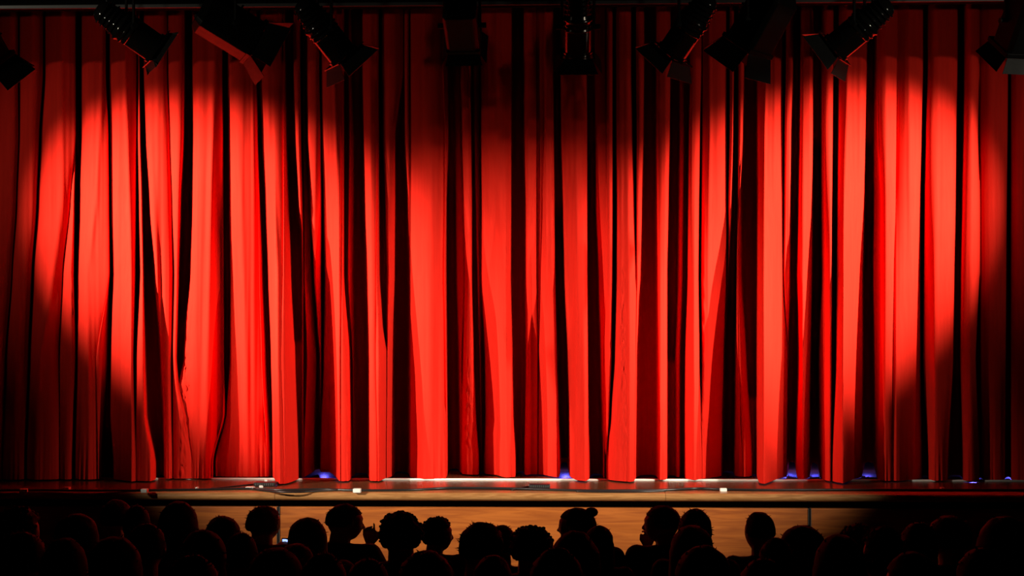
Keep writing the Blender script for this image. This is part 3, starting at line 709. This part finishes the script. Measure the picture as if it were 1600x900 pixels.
# px, head top py, head width px, distance, pose, hair style, hair colour, shirt, label
AUD = [
 (174, 781, 46, 8.3, 'turn_right', 'short', 1, 0, 'tall short-haired person with a red-lit crown, in the front row at the left'),
 (274, 784, 60, 6.9, 'front', 'bob', 1, 1, 'person with full round hair below the left pool of light'),
 (407, 790, 56, 8.3, 'turn_right', 'short', 2, 0, 'person with short lighter brown hair just left of the grey panel joint'),
 (529, 786, 52, 8.3, 'hand_up', 'crop', 1, 0, 'short-haired man turned right with one finger raised beside his face'),
 (678, 807, 42, 8.3, 'profile_right', 'curly', 0, 0, 'curly-haired person in profile facing right, beside a bigger curly head'),
 (909, 791, 52, 8.3, 'profile_left', 'bun', 0, 0, 'person with dark pinned-up hair facing left in front of the lit wood panel'),
 (1041, 787, 50, 8.3, 'chin', 'crop', 1, 0, 'man in profile facing left with his hand held at his chin'),
 (209, 790, 44, 7.6, 'front', 'short', 0, 0, 'short-haired person directly right of the tall red-crowned head'),
 (348, 806, 56, 7.6, 'turn_left', 'short', 0, 0, 'flat-topped dark head left of the lighter-haired person'),
 (480, 809, 62, 7.6, 'phone', 'long', 0, 0, 'long-haired person holding up a small glowing phone'),
 (784, 819, 46, 7.6, 'front', 'short', 1, 0, 'head partly hidden between two big dark heads at the centre'),
 (934, 820, 44, 7.6, 'turn_right', 'bob', 0, 0, 'person with straight hair down to the shoulder, right behind the pinned-up hair'),
 (1187, 797, 47, 7.6, 'turn_left', 'crop', 0, 0, 'short-haired person sitting alone right of the facing-left man'),
 (113, 804, 66, 6.9, 'front', 'bob', 0, 0, 'broad dark head low against the unlit left end of the panel'),
 (460, 849, 60, 6.9, 'front', 'short', 1, 1, 'low round head in front of the person with the phone'),
 (628, 799, 64, 6.9, 'turn_left', 'curly', 0, 0, 'large curly-haired head with a curl sticking out at the left, left of centre'),
 (830, 821, 74, 6.9, 'front', 'curly', 0, 0, 'wide fuzzy dark head just right of the centre'),
 (1085, 792, 54, 6.9, 'front', 'short', 1, 0, 'round dark head rising directly right of the man with his hand at his chin'),
 (1340, 816, 54, 6.9, 'turn_left', 'curly', 0, 0, 'dark tousled head right of the thin right panel joint'),
 (1480, 802, 66, 6.9, 'turn_left', 'short', 1, 0, 'round head with a bright red rim at the far right'),
 (16, 793, 64, 6.2, 'turn_right', 'curly', 1, 1, 'person at the left edge of the picture with a red-lit shoulder'),
 (224, 818, 64, 6.2, 'front', 'short', 0, 0, 'dark head in the third row below the two short-haired front heads'),
 (374, 832, 56, 6.2, 'front', 'short', 0, 0, 'low dark head below the flat-topped head'),
 (749, 814, 76, 6.2, 'turn_right', 'short', 1, 0, 'big dark head with a few light hairs on top, left of centre gap'),
 (1080, 819, 66, 6.2, 'front', 'bob', 1, 0, 'head in front of the pair at the right of the lit panel, smooth hair'),
 (1247, 818, 76, 6.2, 'turn_right', 'bob', 1, 0, 'broad smooth head below the thin right panel joint'),
 (1430, 812, 60, 6.2, 'front', 'short', 0, 0, 'dark head left of the red-rimmed head at the far right'),
 (25, 832, 84, 5.5, 'front', 'short', 0, 0, 'big dark head in the lower left corner of the picture'),
 (318, 827, 74, 5.5, 'turn_left', 'short', 0, 0, 'big dark head in the middle rows under the left pool of light'),
 (575, 872, 70, 5.5, 'front', 'short', 0, 0, 'head just showing at the bottom edge below the raised hand'),
 (770, 866, 60, 5.5, 'front', 'bob', 0, 0, 'dark head at the bottom edge directly below the centre'),
 (1207, 836, 52, 5.5, 'turn_right', 'short', 1, 1, 'narrow head with a pink-lit left cheek below the lone short-haired person'),
 (1378, 820, 60, 5.5, 'turn_left', 'curly', 0, 0, 'dark uneven head between the tousled head and the far right group'),
 (1562, 803, 86, 5.5, 'front', 'bob', 0, 0, 'very large dark head at the right edge of the picture'),
 (173, 840, 84, 4.8, 'front', 'bob', 1, 0, 'smooth dome-shaped head with a faint red outline, lower left'),
 (428, 855, 92, 4.8, 'front', 'short', 1, 0, 'large head with a dark red rim at the bottom, left of centre'),
 (665, 858, 90, 4.8, 'front', 'short', 1, 0, 'large round head at the bottom edge below the big curly head'),
 (902, 828, 76, 4.8, 'turn_left', 'long', 0, 0, 'wide dark head in front of the person with pinned-up hair'),
 (1098, 850, 86, 4.8, 'front', 'long', 0, 0, 'large dark head at the bottom with sloping shoulders, below the facing-left man'),
 (1308, 832, 78, 4.8, 'front', 'bob', 1, 0, 'head outlined in dark red on both sides, lower right'),
 (1530, 850, 86, 4.8, 'front', 'short', 0, 0, 'large dark head at the bottom right below the very large one'),
 (94, 840, 76, 4.2, 'front', 'short', 1, 0, 'rounded head with a wine red rim at the lower left, second from the corner'),
 (298, 866, 90, 4.2, 'front', 'short', 0, 0, 'large dark head at the bottom edge under the left pool of light'),
 (505, 862, 82, 4.2, 'front', 'short', 0, 0, 'dark head at the bottom edge right of the red-rimmed one'),
 (870, 852, 90, 4.2, 'front', 'short', 0, 0, 'large dark head at the bottom edge just right of the centre'),
 (1190, 868, 84, 4.2, 'front', 'short', 0, 0, 'low dark head at the bottom edge below the pink-lit cheek'),
 (1425, 856, 86, 4.2, 'turn_left', 'short', 0, 0, 'large dark head at the bottom edge, third from the right side'),
]
for px, top, wpx, d, pose, style, hc, sc_, lab in AUD:
    p = atd(px, top, d); fz = FLZ(d)
    s = max(.84, min(1.1, (p.z-fz)/1.283)); k = max(.84, min(1.2, wpx*d/2100/.178))
    yc = -12+d
    p2 = atd(px, top, d/math.cos(0))
    x0 = p.x
    t = thing('person', lab, 'person', (x0, yc-.03, fz+(p.z-fz-1.283*s if s*1.283 > (p.z-fz)+.0 else 0)*0), 'audience')
    t.scale = (k, (k+s)/2, (p.z-fz)/1.283)
    add('body', BODY[pose], t); pk = poses[pose][0]
    add('hair', hair_mesh(style, pose, hc), t); add('shirt', SHIRT[(pk, sc_ if pk == 'rest' else 0)], t); add('trousers', TROU, t); add('shoes', SHOE, t)
    q = thing('theatre_seat', 'dark theatre seat hidden behind the seated audience', 'seat', (x0, yc-.03, fz), 'theatre seats')
    q.scale = (min(1, k)*.92, 1, t.scale.z)
    for n_ in ('cushion', 'backrest', 'back_shell', 'seat_pan'): add(n_, SEAT[n_], q)
    for sx in (-1, 1): add('leg', SEAT['leg'], q, (sx*.19, .06, 0))
    if pose == 'phone': ph_t = t
# the lit phone
c = ph_t.location; pp = atd(443, 853, 7.6-.25)
pp = Vector((c.x-.150*ph_t.scale.x, c.y+.33*ph_t.scale.y, c.z+1.07*ph_t.scale.z))
t = thing('smartphone', 'small phone with a glowing blue-white screen held up beside the long-haired person', 'phone', pp)
ms = mat('phone_screen', (.2, .3, .6), .3); ms.node_tree.nodes['Principled BSDF'].inputs['Emission Color'].default_value = (.35, .5, 1, 1); ms.node_tree.nodes['Principled BSDF'].inputs['Emission Strength'].default_value = 1.6
bm = bmesh.new(); box(bm, (0, 0, 0), (.075, .009, .06)); link('case', bm, M['cable'], t, bevel=.004)
bm = bmesh.new(); box(bm, (0, -.005, .0), (.062, .002, .046)); link('screen', bm, ms, t)
t.rotation_euler = (0, 0, -.1)
